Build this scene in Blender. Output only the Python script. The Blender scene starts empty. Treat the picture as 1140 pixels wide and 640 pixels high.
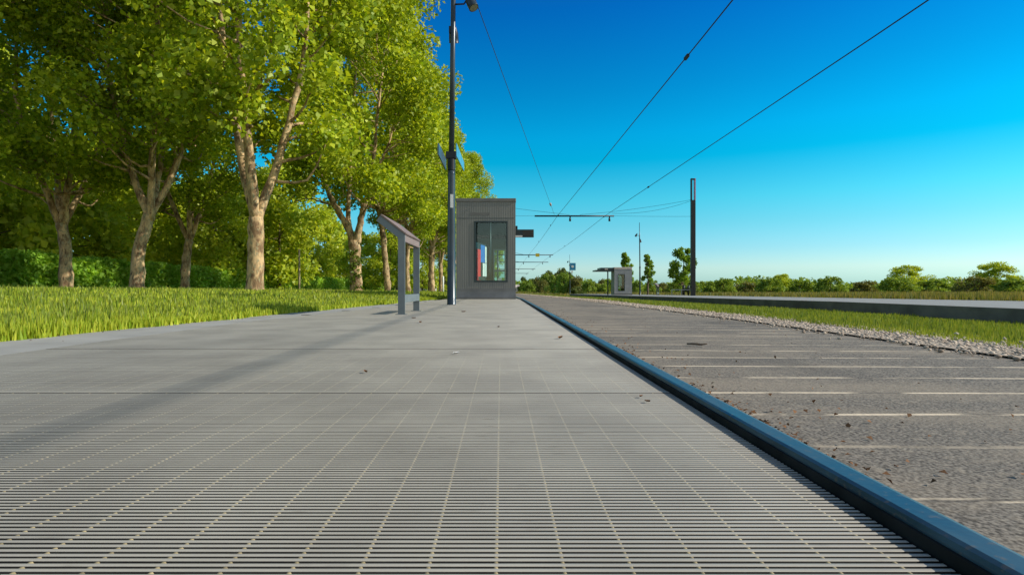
import bpy, math, random
import numpy as np
from mathutils import Vector, Matrix

sc = bpy.context.scene
COL = sc.collection
R = math.radians
rng = np.random.default_rng(11)
random.seed(7)
CH = .31                                   # camera height above the platform

# ------------------------------------------------------------------ helpers
def g(y):                                  # the line drops gently beyond the shelter
    return 0.0 if y < 14 else -.0085 * (y - 14)

def tag(o, label=None, cat=None, group=None, kind=None):
    if label: o['label'] = label
    if cat: o['category'] = cat
    if group: o['group'] = group
    if kind: o['kind'] = kind
    return o

def empty(name, loc, rz=0, label=None, cat=None, group=None):
    o = bpy.data.objects.new(name, None)
    COL.objects.link(o)
    o.location = loc
    o.rotation_euler = (0, 0, rz)
    o.empty_display_size = .2
    return tag(o, label, cat, group)

def copy_tree(o, parent=None):
    c = o.copy()
    COL.objects.link(c)
    c.parent = parent
    for ch in list(o.children):
        copy_tree(ch, c)
    return c

def mesh_obj(name, verts, faces, mat, parent=None, smooth=False, bevel=0, loc=None):
    me = bpy.data.meshes.new(name)
    me.from_pydata(verts, [], faces)
    if mat: me.materials.append(mat)
    if smooth:
        me.polygons.foreach_set('use_smooth', [True] * len(me.polygons))
    me.update()
    o = bpy.data.objects.new(name, me)
    COL.objects.link(o)
    if parent: o.parent = parent
    if loc: o.location = loc
    if bevel:
        m = o.modifiers.new('bevel', 'BEVEL')
        m.width = bevel; m.segments = 2; m.limit_method = 'ANGLE'
    return o

def np_mesh(name, V, F, mat, smooth=False):  # F is an (n,k) array
    me = bpy.data.meshes.new(name)
    n, k = F.shape
    me.vertices.add(len(V)); me.vertices.foreach_set('co', np.ascontiguousarray(V, dtype=np.float32).ravel())
    me.loops.add(n * k); me.loops.foreach_set('vertex_index', np.ascontiguousarray(F, dtype=np.int32).ravel())
    me.polygons.add(n); me.polygons.foreach_set('loop_start', np.arange(0, n * k, k, dtype=np.int32))
    me.materials.append(mat)
    me.update(calc_edges=True)
    if smooth: me.polygons.foreach_set('use_smooth', [True] * n)
    return me

def link_mesh(name, me, parent=None):
    o = bpy.data.objects.new(name, me)
    COL.objects.link(o)
    if parent: o.parent = parent
    return o

class MB:
    def __init__(s): s.v = []; s.f = []
    def add(s, vs, fs):
        b = len(s.v); s.v += [tuple(v) for v in vs]; s.f += [tuple(i + b for i in f) for f in fs]
        return s
    def box(s, x0, x1, y0, y1, z0, z1, M=None):
        vs = [Vector(p) for p in ((x0,y0,z0),(x1,y0,z0),(x1,y1,z0),(x0,y1,z0),(x0,y0,z1),(x1,y0,z1),(x1,y1,z1),(x0,y1,z1))]
        if M: vs = [M @ v for v in vs]
        return s.add(vs, [(0,3,2,1),(4,5,6,7),(0,1,5,4),(1,2,6,5),(2,3,7,6),(3,0,4,7)])
    def tube(s, pts, rad, n=8, cap=True):
        pts = [Vector(p) for p in pts]
        if not hasattr(rad, '__len__'): rad = [rad] * len(pts)
        vs = []; fs = []
        up = None
        for i, p in enumerate(pts):
            d = (pts[min(i+1, len(pts)-1)] - pts[max(i-1, 0)]).normalized()
            if up is None:
                up = Vector((1,0,0)) if abs(d.x) < .8 else Vector((0,1,0))
            a = (up - d * up.dot(d)).normalized(); b = d.cross(a); up = a
            for k in range(n):
                t = 2 * math.pi * k / n
                vs.append(p + (a * math.cos(t) + b * math.sin(t)) * rad[i])
        for i in range(len(pts) - 1):
            for k in range(n):
                k2 = (k + 1) % n
                fs.append((i*n+k, i*n+k2, (i+1)*n+k2, (i+1)*n+k))
        if cap:
            fs.append(tuple(reversed(range(n))))
            fs.append(tuple(range((len(pts)-1)*n, len(pts)*n)))
        return s.add(vs, fs)
    def prism(s, poly, y0, y1):                  # poly in XZ, extruded along Y
        n = len(poly)
        vs = [(x, y0, z) for x, z in poly] + [(x, y1, z) for x, z in poly]
        fs = [tuple(range(n)), tuple(reversed(range(n, 2*n)))]
        fs += [((k+1) % n, k, n+k, n+(k+1) % n) for k in range(n)]
        return s.add(vs, fs)
    def build(s, name, mat, parent=None, smooth=False, bevel=0, loc=None):
        return mesh_obj(name, s.v, s.f, mat, parent, smooth, bevel, loc)

# ------------------------------------------------------------------ materials
class NT:
    def __init__(s, name):
        s.m = bpy.data.materials.new(name); s.m.use_nodes = True
        s.t = s.m.node_tree; s.t.nodes.clear()
        s.out = s.n('ShaderNodeOutputMaterial')
    def n(s, typ, **kw):
        nd = s.t.nodes.new(typ)
        for k, v in kw.items():
            if k.startswith('i_'):
                key = k[2:].replace('_', ' ')
                nd.inputs[key].default_value = v
            else: setattr(nd, k, v)
        return nd
    def l(s, a, ao, b, bi): s.t.links.new(a.outputs[ao], b.inputs[bi])
    def mix(s, fac, a, b, blend='MIX'):
        nd = s.t.nodes.new('ShaderNodeMix'); nd.data_type = 'RGBA'; nd.blend_type = blend
        for sock, v in ((nd.inputs[0], fac), (nd.inputs[6], a), (nd.inputs[7], b)):
            if isinstance(v, tuple) and hasattr(v[0], 'outputs'): s.t.links.new(v[0].outputs[v[1]], sock)
            elif isinstance(v, tuple): sock.default_value = (*v[:3], 1)
            else: sock.default_value = v
        return (nd, 2)
    def ramp(s, src, p0, p1):
        nd = s.n('ShaderNodeMapRange'); nd.inputs[1].default_value = p0; nd.inputs[2].default_value = p1
        s.t.links.new(src[0].outputs[src[1]], nd.inputs[0])
        return (nd, 0)
    def noise(s, scale, detail=4, stretch=None, coord='Object'):
        tc = s.n('ShaderNodeTexCoord')
        nz = s.n('ShaderNodeTexNoise'); nz.inputs['Scale'].default_value = scale; nz.inputs['Detail'].default_value = detail
        if stretch:
            mp = s.n('ShaderNodeMapping'); mp.inputs['Scale'].default_value = stretch
            s.l(tc, coord, mp, 'Vector'); s.l(mp, 0, nz, 'Vector')
        else: s.l(tc, coord, nz, 'Vector')
        return (nz, 0)
    def principled(s, col, rough, metal=0, bump=None, bstr=.3, bdist=.01, spec=.5):
        p = s.n('ShaderNodeBsdfPrincipled')
        for sock, v in ((p.inputs['Base Color'], col), (p.inputs['Roughness'], rough)):
            if isinstance(v, tuple) and hasattr(v[0], 'outputs'): s.t.links.new(v[0].outputs[v[1]], sock)
            elif isinstance(v, tuple): sock.default_value = (*v[:3], 1)
            else: sock.default_value = v
        p.inputs['Metallic'].default_value = metal
        p.inputs['Specular IOR Level'].default_value = spec
        if bump:
            b = s.n('ShaderNodeBump'); b.inputs['Strength'].default_value = bstr; b.inputs['Distance'].default_value = bdist
            s.t.links.new(bump[0].outputs[bump[1]], b.inputs['Height']); s.l(b, 0, p, 'Normal')
        s.l(p, 0, s.out, 0)
        return p

def simple(name, col, rough=.5, metal=0, ns=6, amt=.25, bump=0, spec=.5):
    t = NT(name)
    z = t.noise(ns)
    c = t.mix(t.ramp(z, .3, .7), tuple(x * (1 - amt) for x in col), tuple(x * (1 + amt) for x in col))
    t.principled(c, rough, metal, z if bump else None, bump, .01, spec)
    return t.m

def leaf_mat(name, c1, c2, trans=.4, cshade=None):
    t = NT(name)
    gi = t.n('ShaderNodeNewGeometry')
    c = t.mix((gi, 'Random Per Island'), c1, c2)
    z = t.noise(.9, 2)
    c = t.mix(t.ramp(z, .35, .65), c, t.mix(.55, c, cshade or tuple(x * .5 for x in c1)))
    d = t.n('ShaderNodeBsdfDiffuse'); tr = t.n('ShaderNodeBsdfTranslucent'); gl = t.n('ShaderNodeBsdfGlossy', i_Roughness=.45)
    gl.inputs['Color'].default_value = (.8, .85, .8, 1)
    t.t.links.new(c[0].outputs[2], d.inputs[0])
    tc = t.mix(1.0, c, (1.25, 1.1, .45), 'MULTIPLY')
    t.t.links.new(tc[0].outputs[2], tr.inputs[0])
    m1 = t.n('ShaderNodeMixShader', i_Fac=trans); t.l(d, 0, m1, 1); t.l(tr, 0, m1, 2)
    m2 = t.n('ShaderNodeMixShader', i_Fac=.02); t.l(m1, 0, m2, 1); t.l(gl, 0, m2, 2)
    t.l(m2, 0, t.out, 0)
    return t.m

M = {}
# galvanised grating bars
t = NT('galvanised_bar')
z = t.noise(3.0, 5); z2 = t.noise(60, 3, (.25, 1, 1))
c = t.mix(t.ramp(z, .38, .62), (.37, .345, .292), (.45, .42, .352))
c = t.mix(t.ramp(z2, .62, .85), c, (.26, .24, .20))
z4 = t.noise(1.1, 6); c = t.mix(t.ramp(z4, .52, .68), c, t.mix(.12, c, (.16, .15, .13)))
t.principled(c, .55, 0, spec=.3); M['bar'] = t.m
M['rod'] = simple('grating_rod', (.29, .235, .125), .75, 0, 40, .45)
M['pit_shade'] = simple('pit_and_gap_shade', (.022, .022, .021), .9, 0, 14, .4, spec=.1)
M['concrete'] = simple('concrete', (.33, .325, .30), .85, 0, 3, .14, .1, .2)
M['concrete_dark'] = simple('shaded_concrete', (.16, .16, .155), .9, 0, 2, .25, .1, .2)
t = NT('blue_black_edge')
z = t.noise(14, 6, (1, .5, 1)); z2 = t.noise(90, 3)
c = t.mix(t.ramp(z, .35, .65), (.026, .062, .086), (.05, .105, .14))
c = t.mix(t.ramp(z2, .60, .72), c, (.11, .11, .10))
t.principled(c, t.mix(t.ramp(z, .3, .7), (.28, .28, .28), (.5, .5, .5)), .15, z2, .15, .002, .45); M['tube'] = t.m
M['pole'] = simple('dark_pole_paint', (.035, .052, .066), .3, .2, 5, .2)
M['rail'] = simple('grey_blue_paint', (.17, .20, .212), .45, .2, 5, .12)
M['wood'] = None
M['black'] = simple('black_metal', (.015, .017, .02), .35, .3, 5, .2)
M['white'] = simple('white_sheet', (.82, .82, .80), .5, 0, 8, .06)
M['lens'] = simple('lamp_lens', (.35, .32, .3), .15, .3, 8, .1)
M['red'] = simple('red_print', (.75, .02, .02), .5, 0, 8, .1)
M['blue'] = simple('blue_print', (.02, .17, .58), .5, 0, 8, .1)
M['yellow'] = simple('yellow_sheet', (.75, .55, .03), .5, 0, 8, .1)
M['skyblue'] = simple('blue_sign_paint', (.02, .26, .48), .4, 0, 8, .1)
M['plate'] = simple('name_plate', (.10, .17, .22), .25, .4, 6, .15)
M['plate2'] = simple('bright_name_plate', (.10, .34, .46), .25, .2, 6, .2)
M['wire'] = simple('wire_metal', (.02, .035, .05), .5, .3, 6, .1)
M['insul'] = simple('insulator', (.45, .36, .36), .4, 0, 6, .1)
M['pinkglass'] = simple('mast_light_strip', (.55, .18, .26), .3, 0, 6, .1)
M['debris'] = simple('dead_leaf', (.20, .10, .045), .8, 0, 30, .5, spec=.2)
M['plaster'] = simple('pale_plaster', (.6, .52, .46), .8, 0, 5, .1)
M['tile'] = simple('roof_tile', (.3, .14, .09), .8, 0, 5, .2)
M['stake'] = simple('pale_wood', (.42, .33, .20), .8, 0, 12, .25)
# seat slats
t = NT('brown_wood')
z = t.noise(5, 5, (10, .6, 10))
c = t.mix(t.ramp(z, .3, .7), (.15, .105, .09), (.27, .20, .175))
t.principled(c, .55, 0, z, .15); M['wood'] = t.m
# bark of plane trees
t = NT('plane_bark')
tc = t.n('ShaderNodeTexCoord'); mp = t.n('ShaderNodeMapping'); mp.inputs['Scale'].default_value = (3.0, 3.0, 1.3)
t.l(tc, 'Object', mp, 0)
nz = t.n('ShaderNodeTexNoise', i_Scale=1.6, i_Detail=6, i_Roughness=.65); t.l(mp, 0, nz, 'Vector')
nz2 = t.n('ShaderNodeTexNoise', i_Scale=7, i_Detail=4); t.l(mp, 0, nz2, 'Vector')
c = t.mix(t.ramp((nz, 0), .44, .56), (.60, .42, .22), (.22, .14, .075))
c = t.mix(t.ramp((nz2, 0), .54, .62), c, (.34, .29, .17))
nz3 = t.n('ShaderNodeTexNoise', i_Scale=3.2, i_Detail=5); t.l(mp, 0, nz3, 'Vector')
c = t.mix(t.ramp((nz3, 0), .60, .66), c, (.13, .085, .05))
t.principled(c, .85, 0, (nz2, 0), .5, .03, .15); M['bark'] = t.m
M['bark2'] = simple('dull_bark', (.16, .12, .085), .9, 0, 4, .4, .3, .1)
# shelter cladding: fine vertical ribs, tiny perforations
t = NT('ribbed_cladding')
gp = t.n('ShaderNodeTexCoord'); sx = t.n('ShaderNodeSeparateXYZ'); t.l(gp, 'Object', sx, 0)
ad = t.n('ShaderNodeMath', operation='ADD'); t.l(sx, 0, ad, 0); t.l(sx, 1, ad, 1)
ml = t.n('ShaderNodeMath', operation='MULTIPLY'); ml.inputs[1].default_value = 2 * math.pi / .047; t.l(ad, 0, ml, 0)
sn = t.n('ShaderNodeMath', operation='SINE'); t.l(ml, 0, sn, 0)
ml2 = t.n('ShaderNodeMath', operation='MULTIPLY'); ml2.inputs[1].default_value = 2 * math.pi / .05; t.l(sx, 2, ml2, 0)
sn2 = t.n('ShaderNodeMath', operation='SINE'); t.l(ml2, 0, sn2, 0)
z = t.noise(1.2, 4); z3 = t.noise(3, 3, (6, 6, .5))
c = t.mix(t.ramp((sn, 0), -.6, .9), (.185, .185, .175), (.235, .235, .222))
c = t.mix(t.ramp((sn2, 0), .2, 1), c, t.mix(.08, c, (.09, .09, .09)))
c = t.mix(t.ramp(z, .35, .7), c, t.mix(.22, c, (.30, .29, .26)))
c = t.mix(t.ramp(z3, .5, .75), c, t.mix(.2, c, (.07, .075, .075)))
t.principled(c, .45, .2, (sn, 0), .22, .005, .35); M['clad'] = t.m
M['clad_cap'] = simple('cladding_trim', (.17, .165, .155), .5, .3, 3, .15)
M['pale'] = simple('pale_cladding', (.33, .335, .345), .5, .1, 3, .12)
M['plinth'] = simple('steel_plinth', (.17, .17, .17), .35, .4, 3, .2)
M['frame'] = simple('dark_frame', (.03, .05, .055), .35, .2, 6, .15)
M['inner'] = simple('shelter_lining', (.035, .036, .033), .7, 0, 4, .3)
# glass: clear pane with mirror-like reflection at its surface
t = NT('glass')
tr = t.n('ShaderNodeBsdfTransparent'); tr.inputs[0].default_value = (.74, .88, .85, 1)
gl = t.n('ShaderNodeBsdfGlossy', i_Roughness=.02); gl.inputs[0].default_value = (.9, .95, .95, 1)
lw = t.n('ShaderNodeFresnel', i_IOR=1.6)
ms = t.n('ShaderNodeMixShader'); t.l(lw, 0, ms, 0); t.l(tr, 0, ms, 1); t.l(gl, 0, ms, 2); t.l(ms, 0, t.out, 0)
M['glass'] = t.m
# road: speckled grey with sandy cross joints
t = NT('road_surface')
tc = t.n('ShaderNodeTexCoord'); sx = t.n('ShaderNodeSeparateXYZ'); t.l(tc, 'Object', sx, 0)
nw = t.noise(.8, 2)
wob = t.n('ShaderNodeMath', operation='MULTIPLY_ADD'); wob.inputs[1].default_value = .05; t.t.links.new(nw[0].outputs[0], wob.inputs[0]); t.l(sx, 1, wob, 2)
dv = t.n('ShaderNodeMath', operation='DIVIDE'); dv.inputs[1].default_value = .29; t.l(wob, 0, dv, 0)
fr = t.n('ShaderNodeMath', operation='FRACT'); t.l(dv, 0, fr, 0)
pg = t.n('ShaderNodeMath', operation='PINGPONG'); pg.inputs[1].default_value = .5; t.l(dv, 0, pg, 0)
off = t.n('ShaderNodeMath', operation='ADD'); off.inputs[1].default_value = .5; t.l(dv, 0, off, 0)
fl = t.n('ShaderNodeMath', operation='FLOOR'); t.l(off, 0, fl, 0)
wn = t.n('ShaderNodeTexWhiteNoise', noise_dimensions='1D'); t.l(fl, 0, wn, 'W')
speck = t.noise(150, 2); grit = t.noise(45, 4); patch = t.noise(1.7, 5, (.5, 1.8, 1)); jn = t.noise(4.0, 5, (1.1, 4.0, 1)); stain = t.noise(.9, 5, (1, .35, 1))
c = t.mix(t.ramp(speck, .36, .64), (.06, .052, .043), (.255, .225, .185))
c = t.mix(t.ramp(grit, .52, .72), c, t.mix(.5, c, (.34, .29, .22)))
c = t.mix(t.ramp(patch, .42, .62), c, t.mix(.45, c, (.32, .265, .195)))
c = t.mix(t.ramp(stain, .54, .68), c, t.mix(.45, c, (.045, .042, .04)))
j = t.ramp((pg, 0), .040, .022)
jm0 = t.n('ShaderNodeMath', operation='MULTIPLY'); t.t.links.new(j[0].outputs[0], jm0.inputs[0])
jr = t.ramp(jn, .41, .52); t.t.links.new(jr[0].outputs[0], jm0.inputs[1])
jm = t.n('ShaderNodeMath', operation='MULTIPLY'); t.l(jm0, 0, jm, 0)
wr = t.ramp((wn, 0), -.35, .55); t.t.links.new(wr[0].outputs[0], jm.inputs[1])
c2 = t.mix(t.ramp((pg, 0), .03, .018), c, t.mix(.45, c, (.05, .045, .04)))
c2 = t.mix((jm, 0), c2, (.66, .55, .40))
t.principled(c2, .9, 0, grit, .5, .006, .2); M['road'] = t.m
# plain platform slab far behind the shelter
M['slab'] = simple('platform_slab', (.28, .28, .26), .8, 0, 3, .12, 0, .2)
# ground
t = NT('turf')
tc = t.n('ShaderNodeTexCoord'); sx = t.n('ShaderNodeSeparateXYZ'); t.l(tc, 'Object', sx, 0)
za = t.noise(.5, 5); zb = t.noise(9, 4)
lawn = t.mix(t.ramp(za, .35, .65), (.085, .135, .018), (.16, .19, .03))
mead = t.mix(t.ramp(za, .35, .65), (.10, .125, .03), (.22, .18, .07))
c = t.mix(t.ramp((sx, 0), 12, 22), lawn, mead)
c = t.mix(t.ramp(zb, .4, .7), c, t.mix(.5, c, (.05, .06, .015)))
t.principled(c, .95, 0, zb, .5, .03, .1); M['turf'] = t.m
def grass_mat(name, a, b):
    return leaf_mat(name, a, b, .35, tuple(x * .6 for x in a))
M['lawn'] = grass_mat('lawn_blades', (.26, .40, .02), (.66, .66, .07))
M['verge'] = grass_mat('verge_blades', (.15, .24, .025), (.36, .38, .07))
M['meadow'] = grass_mat('meadow_blades', (.15, .19, .035), (.38, .30, .12))
# gravel
t = NT('pale_stone')
gi = t.n('ShaderNodeNewGeometry')
c = t.mix((gi, 'Random Per Island'), (.26, .20, .15), (.66, .55, .43))
t.principled(c, .9, 0, None, spec=.2); M['stone'] = t.m
# foliage
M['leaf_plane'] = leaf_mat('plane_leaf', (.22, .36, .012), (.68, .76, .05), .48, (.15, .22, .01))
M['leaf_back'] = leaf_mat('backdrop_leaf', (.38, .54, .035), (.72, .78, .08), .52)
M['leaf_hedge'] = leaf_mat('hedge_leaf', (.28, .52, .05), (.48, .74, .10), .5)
M['leaf_ivy'] = leaf_mat('ivy_leaf', (.10, .17, .02), (.2, .26, .03), .3)
M['leaf_bush'] = leaf_mat('bush_leaf', (.21, .34, .045), (.40, .52, .08), .35)
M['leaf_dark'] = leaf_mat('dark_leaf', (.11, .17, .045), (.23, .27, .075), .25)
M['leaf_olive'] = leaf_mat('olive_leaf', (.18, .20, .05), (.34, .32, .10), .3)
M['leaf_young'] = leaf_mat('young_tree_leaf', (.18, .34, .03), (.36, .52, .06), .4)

# ------------------------------------------------------------------ leaves
def leaf_cloud(centers, radii, counts, size, rg, up=.35, flat=.8, aspect=.75):
    """folded leaf-sized faces scattered in clumps"""
    P = []
    for c, r, n in zip(centers, radii, counts):
        d = rg.normal(size=(n, 3)); d /= np.linalg.norm(d, axis=1)[:, None]
        rr = r * rg.random(n) ** .45
        p = d * rr[:, None]; p[:, 2] *= flat
        P.append(p + np.asarray(c))
    P = np.concatenate(P); n = len(P)
    nrm = rg.normal(size=(n, 3)); nrm[:, 2] += up; nrm /= np.linalg.norm(nrm, axis=1)[:, None]
    a = np.cross(nrm, rg.normal(size=(n, 3))); a /= np.linalg.norm(a, axis=1)[:, None]
    b = np.cross(nrm, a)
    s = size * (.6 + .8 * rg.random(n))[:, None]
    fold = nrm * s * .16
    V = np.empty((n, 4, 3))
    V[:, 0] = P - a * s * .5
    V[:, 1] = P + b * s * .5 * aspect + fold
    V[:, 2] = P + a * s * .5 - fold * .8
    V[:, 3] = P - b * s * .5 * aspect + fold
    F = np.arange(n * 4).reshape(n, 4)
    return V.reshape(-1, 3), F

def interp(pl, t):
    n = len(pl) - 1; k = min(int(t * n), n - 1); f = t * n - k
    return pl[k] * (1 - f) + pl[k+1] * f

def smooth_line(pts, sub=4, jit=.0, rg=rng):
    pts = [np.array(p, float) for p in pts]
    if len(pts) < 3: pts = [pts[0], (pts[0] + pts[1]) / 2] + pts[1:]
    out = []
    for i in range(len(pts) - 1):
        p0 = pts[max(i-1, 0)]; p1 = pts[i]; p2 = pts[i+1]; p3 = pts[min(i+2, len(pts)-1)]
        for k in range(sub):
            u = k / sub
            q = .5 * ((2*p1) + (-p0+p2)*u + (2*p0-5*p1+4*p2-p3)*u*u + (-p0+3*p1-3*p2+p3)*u**3)
            out.append(q + rg.normal(size=3) * jit)
    out.append(pts[-1])
    return out

def plane_crown(H, zb, RR, rg, nclump=125, leaves=330, size=.15, top_narrow=.55):
    cs = []; rs = []
    for i in range(nclump):
        u = (i + rg.random()) / nclump
        z = zb + (H - zb) * u
        prof = math.sin(math.pi * (.16 + .80 * u) ** .9) ** .6
        rad = RR * prof * (1 - (1 - top_narrow) * max(0, u - .55) / .45)
        rr = rad * math.sqrt(rg.random() * .9 + .1)
        a = rg.random() * 2 * math.pi
        cs.append((rr * math.cos(a), rr * math.sin(a), z)); rs.append(.55 + .55 * rg.random())
    cn = [int(leaves * r * r * (.7 + .6 * rg.random()) * 1.35) for r in rs]
    V, F = leaf_cloud(cs, rs, cn, size, rg)
    return np_mesh('crown', V, F, M['leaf_plane']), cs

def tree_frame(limbs, cs, rg, r0):
    """tapered trunk + limbs, thin branches reaching out into the crown"""
    mb = MB()
    lines = []
    for li, (pts, ra, rb) in enumerate(limbs):
        pl = smooth_line(pts, 5, .012, rg)
        n = len(pl)
        rad = [ra + (rb - ra) * (k / (n - 1)) ** .85 for k in range(n)]
        if li == 0:
            rad[0] *= 1.35; rad[1] *= 1.14
        rad = [r * (1 + .07 * rg.normal()) for r in rad]
        mb.tube(pl, rad, 10)
        lines.append((pl, rad))
    for c in cs:
        c = np.array(c)
        best = None
        for pl, rad in lines:
            for k in range(2, len(pl)):
                q = pl[k]
                if q[2] > c[2] - .25: continue
                d = np.linalg.norm(q - c) + .6 * abs((c[2] - q[2]) - 1.1)
                if best is None or d < best[0]: best = (d, q, rad[k])
        if best is None: continue
        q = best[1]
        mid = (q + c) / 2 + np.array([0, 0, -.15]) + rg.normal(size=3) * .16
        pl = smooth_line([q, mid, c], 3, .02, rg)
        ra = min(best[2] * .55, .05)
        mb.tube(pl, [ra + (.008 - ra) * k / (len(pl)-1) for k in range(len(pl))], 5)
    return mb

def generic_limbs(H, rg, fork=2.6, n=3, r0=.25):
    lean = rg.normal(size=2) * .25
    top = np.array([lean[0], lean[1], fork])
    L = [([(0, 0, -.3), (lean[0] * .3, lean[1] * .3, fork * .5), top], r0, r0 * .78)]
    a0 = rg.random() * 6.28
    for k in range(n):
        a = a0 + 2 * math.pi * k / n + rg.normal() * .3
        sp = 1.0 + 1.0 * rg.random()
        h = H - 2.5 - 2.0 * rg.random()
        d = np.array([math.cos(a), math.sin(a)])
        L.append(([top - np.array([0, 0, .15]), (*(top[:2] + d * sp * .45), fork + (h - fork) * .22),
                   (*(top[:2] + d * sp * .85), fork + (h - fork) * .55), (*(top[:2] + d * sp * .8), h)], r0 * .6, .035))
    return L

GROUP_ROW = 'plane trees in a row beside the platform'
crowns = []
for k in range(3):
    rg = np.random.default_rng(100 + k)
    crowns.append(plane_crown([15.6, 15.0, 16.2][k], [3.7, 4.1, 3.9][k], [3.35, 3.2, 3.5][k], rg))

def px2(x, y, Y): return ((x - 558) * Y / 622, CH + (320 - y) * Y / 622)

def plane_tree(label, X, Y, Z, crown, limbs=None, rot=0, sc_=1.0, seed=0, r0=.24, fork=2.6, n=3):
    rg = np.random.default_rng(500 + seed)
    t_ = empty('plane_tree', (X, Y, Z), 0, label, 'tree', GROUP_ROW)
    me, cs = crowns[crown]
    o = link_mesh('crown', me, t_); o.rotation_euler = (0, 0, rot); o.scale = (sc_, sc_, sc_)
    ca, sa = math.cos(rot), math.sin(rot)
    cs2 = [((c[0]*ca - c[1]*sa) * sc_, (c[0]*sa + c[1]*ca) * sc_, c[2] * sc_) for c in cs]
    L = limbs or generic_limbs(15.5 * sc_, rg, fork, n, r0)
    tree_frame(L, cs2, rg, r0).build('trunk', M['bark'], t_, smooth=True)
    return t_

def limb(Y, X0, Z0, pts, ra, rb, dy=0.0):
    out = []
    for i, (x, y) in enumerate(pts):
        X, Z = px2(x, y, Y)
        out.append((X - X0, dy * i, Z - Z0))
    return (out, ra, rb)

# T1, the forked tree nearest the leaning rail
Y1 = 22; X1 = -5.73; Z1 = .19
L1 = [limb(Y1, X1, Z1, [(396, 330), (396.5, 318), (396, 295), (394, 268)], .27, .22),
      limb(Y1, X1, Z1, [(393.5, 272), (388, 255), (372, 228), (360, 203), (349, 178), (338, 152), (333, 110), (336, 60)], .15, .04, .04),
      limb(Y1, X1, Z1, [(392, 268), (386.5, 245), (385.5, 218), (386, 192), (383, 150), (388, 95), (390, 30)], .12, .04, .18),
      limb(Y1, X1, Z1, [(397, 270), (401, 252), (406, 230), (414, 206), (417.5, 180), (421, 140), (428, 80)], .16, .04, -.05),
      limb(Y1, X1, Z1, [(416, 196), (424, 178), (431, 160), (440, 120)], .06, .03, .1),
      limb(Y1, X1, Z1, [(372, 228), (360, 226), (346, 222), (330, 226)], .05, .015, -.1)]
t1 = plane_tree('broad forked plane tree with ivy on its trunk, left of the leaning rail', X1, Y1, Z1, 0, L1, .4, 1.0, 1)
V, F = leaf_cloud([(.04 + .12 * math.cos(a), -.22 + .06 * math.sin(a), zz) for zz, a in zip(np.linspace(.1, 1.5, 16), np.linspace(0, 17, 16))],
                  [.2] * 16, [26] * 16, .10, np.random.default_rng(3))
link_mesh('ivy', np_mesh('ivy', V, F, M['leaf_ivy']), t1)
# T2, slim leaning
Y2 = 28; X2 = -5.72; Z2 = .08
L2 = [limb(Y2, X2, Z2, [(432, 332), (431, 315), (429, 295), (427, 272), (424, 250), (419, 228), (404, 205)], .19, .11, .02),
      limb(Y2, X2, Z2, [(412, 218), (402, 198), (402, 165), (404, 120), (410, 70), (414, 10)], .10, .03, .08),
      limb(Y2, X2, Z2, [(424, 248), (430, 215), (436, 175), (440, 120), (444, 60)], .10, .03, -.05)]
plane_tree('slim plane trunk leaning left right behind the near leg of the leaning rail', X2, Y2, Z2, 1, L2, 1.3, 1.0, 2)
Y3 = 34; X3 = -5.7; Z3 = .06
L3 = [limb(Y3, X3, Z3, [(454, 332), (453.5, 315), (453, 295), (454.5, 270), (459, 248), (463, 230)], .18, .14),
      limb(Y3, X3, Z3, [(462.5, 233), (465, 205), (463, 175), (464, 140), (466, 95)], .12, .03, .05),
      limb(Y3, X3, Z3, [(455, 262), (448, 235), (440, 205), (441, 172), (440, 140), (445, 100)], .12, .03, .1)]
plane_tree('plane tree with right curving trunk seen between the legs of the leaning rail', X3, Y3, Z3, 2, L3, 2.2, .95, 3)
Y4 = 45; X4 = -5.65; Z4 = -.05
L4 = [limb(Y4, X4, Z4, [(480.5, 330), (480, 310), (480.5, 290), (481, 274)], .27, .21),
      limb(Y4, X4, Z4, [(481, 276), (477, 258), (475.5, 240), (462, 205), (461, 160)], .15, .05),
      limb(Y4, X4, Z4, [(481.5, 275), (487, 258), (495, 244), (500, 215), (498, 160)], .16, .04),
      limb(Y4, X4, Z4, [(463, 200), (466, 170), (470, 140), (478, 110)], .08, .03)]
plane_tree('plane tree with low wide fork standing left of the lamp post', X4, Y4, Z4, 0, L4, 3.9, .97, 4)
for X_, Y_, k_, lab_ in ((-14.2, 12.5, 1, 'plane tree at the far left border, nearest of the second row before the hedge'),
                         (-14.0, 18.0, 0, 'second plane tree from the left border, in the second row before the hedge'),
                         (-13.6, 24.0, 2, 'third plane tree of the second row, left of the nearest thick trunk'),
                         (-10.6, 16.2, 1, 'plane tree between the two rows at the left, standing in the lawn')):
    plane_tree(lab_, X_, Y_, .24, k_, None, X_ * 3 + Y_, .86, int(Y_), .2, 2.2, 4)
plane_tree('plane tree second nearest in the row, left of the ivy clad forked one', -6.35, 14.4, .22, 2, None, 1.0, 1.0, 6, .23, 1.9, 3)
plane_tree('plane tree just behind the widely forked one, half hidden by the lamp post', -5.6, 52, -.12, 1, None, 2.9, 1.0, 7, .22)
plane_tree('plane tree third from the far end of the row behind the shelter', -5.5, 60, -.2, 0, None, 5.1, 1.0, 8, .22)
plane_tree('tall plane tree rising over the shelter roof, rightmost of the row', -3.9, 70, -.28, 2, None, 4.0, 1.06, 9, .24)
plane_tree('far plane tree glimpsed through the window of the near shelter', -2.7, 120, -.8, 0, None, 2.0, 1.0, 11, .24)
plane_tree('plane tree of the row at the right edge of the crowns, behind the shelter', -5.0, 80, -.36, 1, None, .9, 1.0, 10, .24)

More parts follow.
